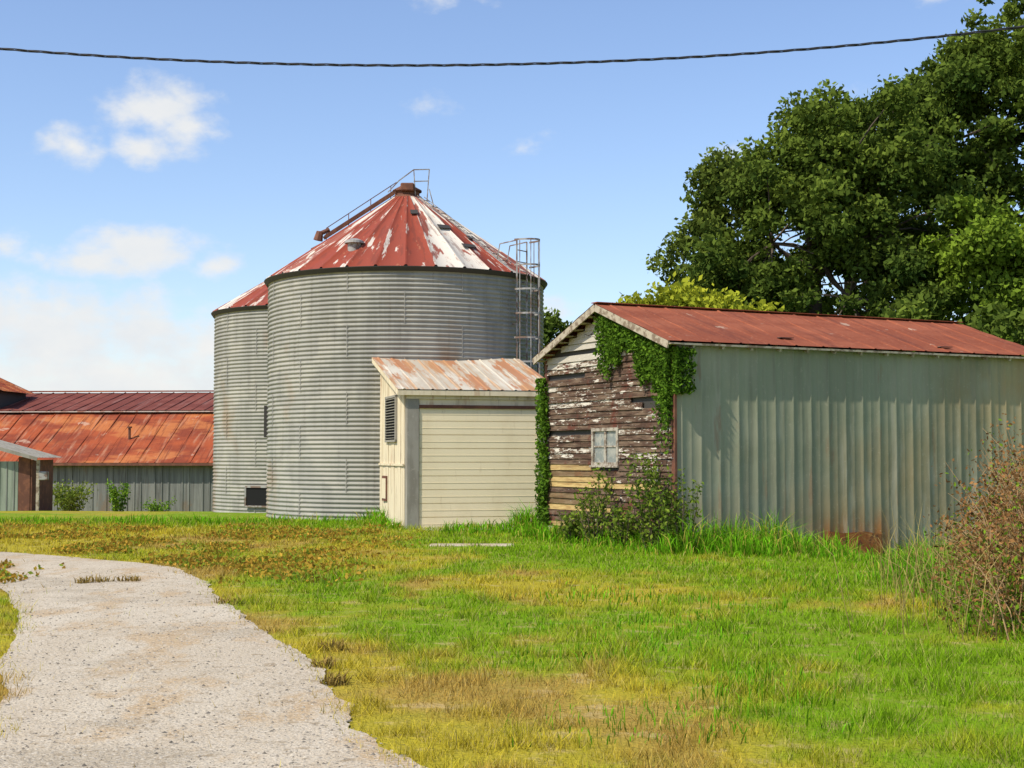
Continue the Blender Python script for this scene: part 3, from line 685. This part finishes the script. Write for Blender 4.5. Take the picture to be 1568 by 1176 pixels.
# ---------------- barn on the left
barn=empty('tin_roof_barn',(-7.5,60,-.7),math.radians(-4))
M_brrust=layered('orange_rust_roof',(.33,.075,.028),[((.5,.9,1),5,.40,.6,(.19,.042,.022),.85),((.25,.5,1),4,.50,.60,(.44,.15,.05),.85),((5,.3,1),6,.52,.66,(.40,.20,.12),.6),((9,.5,1),5,.52,.66,(.14,.035,.02),.6),((.9,.9,1),6,.63,.68,(.5,.36,.26),.55)],rough=.85,bump=((8,8,8),.3,.02),spec=.15)
M_brrust2=layered('dark_rust_roof',(.15,.042,.030),[((.6,.9,1),5,.42,.6,(.20,.06,.042),.8),((5,.3,1),5,.55,.66,(.24,.12,.10),.6)],rough=.85,spec=.15)
M_greyboard=layered('grey_vertical_boards',(.150,.155,.140),[((7,7,.4),5,.42,.62,(.23,.235,.21),.8),((12,12,.6),4,.55,.68,(.08,.078,.065),.75),((1.4,1,.6),4,.58,.68,(.20,.14,.09),.6)],rough=.8)
M_pale=layered('pale_flashing',(.50,.42,.36),[((2,2,2),5,.48,.6,(.30,.12,.07),.8)],rough=.7)
LB=24
s=MB(); s.box(-LB,4,0,.1,-.4,2.06)
s.obj('front_wall',M_greyboard,barn)
s=MB(); xx=-LB
while xx<4: s.box(xx,xx+.05,-.03,-.001,-.4,2.0); xx+=random.choice([.28,.3,.32,.6])
s.obj('battens',M_greyboard,barn)
s=MB(); s.sheet((-LB-.3,-.4,2.06),(1,0,0),(0,1,.505),LB+4.6,4.9,.75,.02,'rib',5,.025); s.obj('front_roof',M_brrust,barn)
s=MB(); s.beam((-LB-.3,4.0,4.34),(4.3,4.0,4.34),.40,.05); s.obj('flashing',M_pale,barn)
s=MB(); s.sheet((-LB-.3,4.05,4.40),(1,0,0),(0,1,.20),LB+4.6,5.2,.6,.03,'rib',4,.01); s.box(-LB,4,9,9.1,-.4,5.2); s.obj('upper_roof',M_brrust2,barn)
s=MB(); s.box(-LB-.3,4.3,-.42,-.36,1.94,2.05); s.obj('eave_board',M_rustd,barn)
s=MB(); s.beam((-LB,9.1,5.50),(4.3,9.1,5.50),.3,.05); s.obj('ridge_cap',M_brrust,barn)
s=MB(); s.tube([(-9.2,1.6,2.9),(-9.2,1.6,3.55)],.06,8); s.tube([(-9.2,1.6,3.55),(-9.2,1.6,3.62)],.11,8); s.obj('vent_pipe',M_rustd,barn)
s=MB(); s.box(-24,-16.3,4.2,7.5,4.3,5.4); s.obj('raised_bay_wall',M_dark,barn)
s=MB()
s.sheet((-15.9,4.0,5.3),(0,1,0),(-1,0,.45),3.8,4.6,.6,.03,'rib',2); s.sheet((-24.3,4.0,5.3),(0,1,0),(1,0,.45),3.8,4.6,.6,.03,'rib',2); s.obj('raised_bay_roof',M_brrust,barn)
small=empty('small_metal_shed',(-16.4,50,-.4),math.radians(2))
s=MB(); s.box(-4.5,-.75,0,.08,-.3,1.85); s.obj('door_panel',layered('green_metal',(.27,.31,.24),[((6,6,.5),5,.45,.65,(.18,.21,.16),.8)],rough=.7),small)
s=MB(); xx=-4.4
while xx<-.8: s.box(xx,xx+.03,-.02,-.001,-.3,1.84); xx+=.25
s.obj('panel_ribs',M_greyboard,small)
s=MB(); s.box(-.74,-.34,.0,.1,-.3,2.0); s.box(-.33,-.28,.02,2.6,-.3,1.9); s.obj('red_brown_wall',M_rustd,small)
s=MB(); s.sheet((-.0,-.35,1.98),(0,1,0),(-1,0,.28),3.2,2.4,.4,.02,'rib',2); s.sheet((-4.6,-.35,1.98),(0,1,0),(1,0,.28),3.2,2.4,.4,.02,'rib',2)
s.beam((-.0,-.35,1.93),(-2.3,-.35,2.57),.03,.12); s.obj('gable_roof',M_conc,small)
s=MB(); s.box(-.1,.0,-.1,0,-.3,1.9); s.obj('post',M_trim,small)
s=MB(); s.box(-.02,.3,-.12,.05,1.2,1.5); s.obj('meter_box',M_steel,small,bevel=.02)

s=MB(); s.box(-1.5,.05,25.9,26.4,-.1,.02); s.obj('concrete_slab',M_road,None,bevel=.02)

# ---------------- overhead wire
s=MB(); N=420
def wz(x): return 7.13+.0217*x+.0073*x*x
for ph in (0,2.1,4.2):
    pts=[]
    for i in range(N+1):
        x=-22+44*i/N; a=x*2*math.pi/1.1+ph; pts.append((x,20+.013*math.cos(a),wz(x)+.013*math.sin(a)))
    s.tube(pts,.009,5)
s.obj('overhead_wire',layered('wire_insulation',(.03,.03,.035),rough=.6))

# ---------------- light, sky
el=math.radians(50); sx,sy=-.79,-.61
d=Vector((sx*math.cos(el),sy*math.cos(el),math.sin(el)))
L=bpy.data.lights.new('sun','SUN'); L.energy=5.0; L.angle=math.radians(.5); L.color=(1,.93,.79)
lo=bpy.data.objects.new('sun',L); sc.collection.objects.link(lo); lo.rotation_euler=d.to_track_quat('Z','Y').to_euler()
w=bpy.data.worlds.new('World'); sc.world=w; w.use_nodes=True; T=NT(w); T.n.clear()
out=T.new('ShaderNodeOutputWorld'); bg=T.new('ShaderNodeBackground'); bg.inputs[1].default_value=.125; T.link(bg.outputs[0],out.inputs[0])
sky=T.new('ShaderNodeTexSky',sky_type='NISHITA'); sky.sun_disc=False; sky.sun_elevation=el; sky.sun_rotation=math.atan2(sx,sy)%(2*math.pi)
sky.air_density=1.0; sky.dust_density=.6; sky.ozone_density=2.2
tc=T.new('ShaderNodeTexCoord'); sp=T.new('ShaderNodeSeparateXYZ'); T.link(tc.outputs['Generated'],sp.inputs[0])
def math_(op,a,b=None,c=None):
    n=T.new('ShaderNodeMath',operation=op)
    for i,v in enumerate((a,b,c)):
        if v is None: continue
        if isinstance(v,(int,float)): n.inputs[i].default_value=v
        else: T.link(v,n.inputs[i])
    return n.outputs[0]
az=math_('ARCTAN2',sp.outputs[0],sp.outputs[1]); ele=math_('ARCSINE',sp.outputs[2])
cb=T.new('ShaderNodeCombineXYZ'); T.link(az,cb.inputs[0]); T.link(ele,cb.inputs[1])
clouds=[(-.245,.235,.034,.020,1.1),(-.225,.222,.022,.018,.9),(-.300,.205,.024,.013,.85),(-.255,.207,.022,.014,.8),
 (-.255,.140,.045,.016,1.1),(-.290,.130,.042,.012,.95),(-.205,.130,.018,.010,.7),(-.35,.137,.03,.010,.5),
 (-.31,.085,.11,.032,1.0),(-.37,.095,.09,.030,.95),(-.21,.075,.07,.028,.9),(-.28,.05,.2,.03,.95),
 (-.065,.243,.018,.009,.45),(.013,.216,.015,.008,.38),(.025,.10,.03,.012,.6),(.150,.205,.018,.010,.42),(-.053,.315,.03,.008,.5),(.31,.315,.05,.015,.8),(.29,.235,.05,.015,.4),
 (.9,.2,.3,.05,.9),(-.9,.25,.25,.06,.9),(1.8,.3,.3,.08,.9),(-1.9,.22,.35,.07,.9),(2.8,.25,.3,.07,.9)]
cur=None
for (a,e_,rx,ry,wt) in clouds:
    s1=T.new('ShaderNodeVectorMath',operation='SUBTRACT'); T.link(cb.outputs[0],s1.inputs[0]); s1.inputs[1].default_value=(a,e_,0)
    s2=T.new('ShaderNodeVectorMath',operation='MULTIPLY'); T.link(s1.outputs[0],s2.inputs[0]); s2.inputs[1].default_value=(1/rx,1/ry,0)
    s3=T.new('ShaderNodeVectorMath',operation='LENGTH'); T.link(s2.outputs[0],s3.inputs[0])
    v=math_('MULTIPLY',math_('SUBTRACT',1.3,s3.outputs['Value']),wt)
    cur=v if cur is None else math_('MAXIMUM',cur,v)
def wn(scale,det,ro=.55):
    n=T.new('ShaderNodeTexNoise'); n.inputs['Scale'].default_value=scale; n.inputs['Detail'].default_value=det; n.inputs['Roughness'].default_value=ro
    mp=T.new('ShaderNodeMapping'); mp.inputs['Scale'].default_value=(1,1.5,1); T.link(cb.outputs[0],mp.inputs[0]); T.link(mp.outputs[0],n.inputs['Vector']); return n.outputs[0]
v=math_('ADD',cur,math_('MULTIPLY',math_('SUBTRACT',wn(34,7),.5),2.1))
mr=T.new('ShaderNodeMapRange',interpolation_type='SMOOTHSTEP'); mr.inputs['From Min'].default_value=.05; mr.inputs['From Max'].default_value=1.1; mr.inputs['To Max'].default_value=.95; T.link(v,mr.inputs['Value'])
ccol=T.new('ShaderNodeMix',data_type='RGBA'); T.link(wn(20,4),ccol.inputs[0]); ccol.inputs[6].default_value=(5.6,6.1,6.7,1); ccol.inputs[7].default_value=(8.0,7.7,7.2,1)
tint=T.new('ShaderNodeMix',data_type='RGBA',blend_type='MULTIPLY'); tint.inputs[0].default_value=1; T.link(sky.outputs[0],tint.inputs[6]); tint.inputs[7].default_value=(1.42,1.40,1.50,1)
mx=T.new('ShaderNodeMix',data_type='RGBA'); T.link(mr.outputs[0],mx.inputs[0]); T.link(tint.outputs[2],mx.inputs[6]); T.link(ccol.outputs[2],mx.inputs[7]); T.link(mx.outputs[2],bg.inputs[0])

# ---------------- camera
cam=bpy.data.cameras.new('camera'); co=bpy.data.objects.new('camera',cam); sc.collection.objects.link(co)
co.location=(0,0,1.6); co.rotation_euler=(math.radians(92.91),0,0); cam.lens=50.5; cam.sensor_width=36; cam.clip_end=3000; sc.camera=co
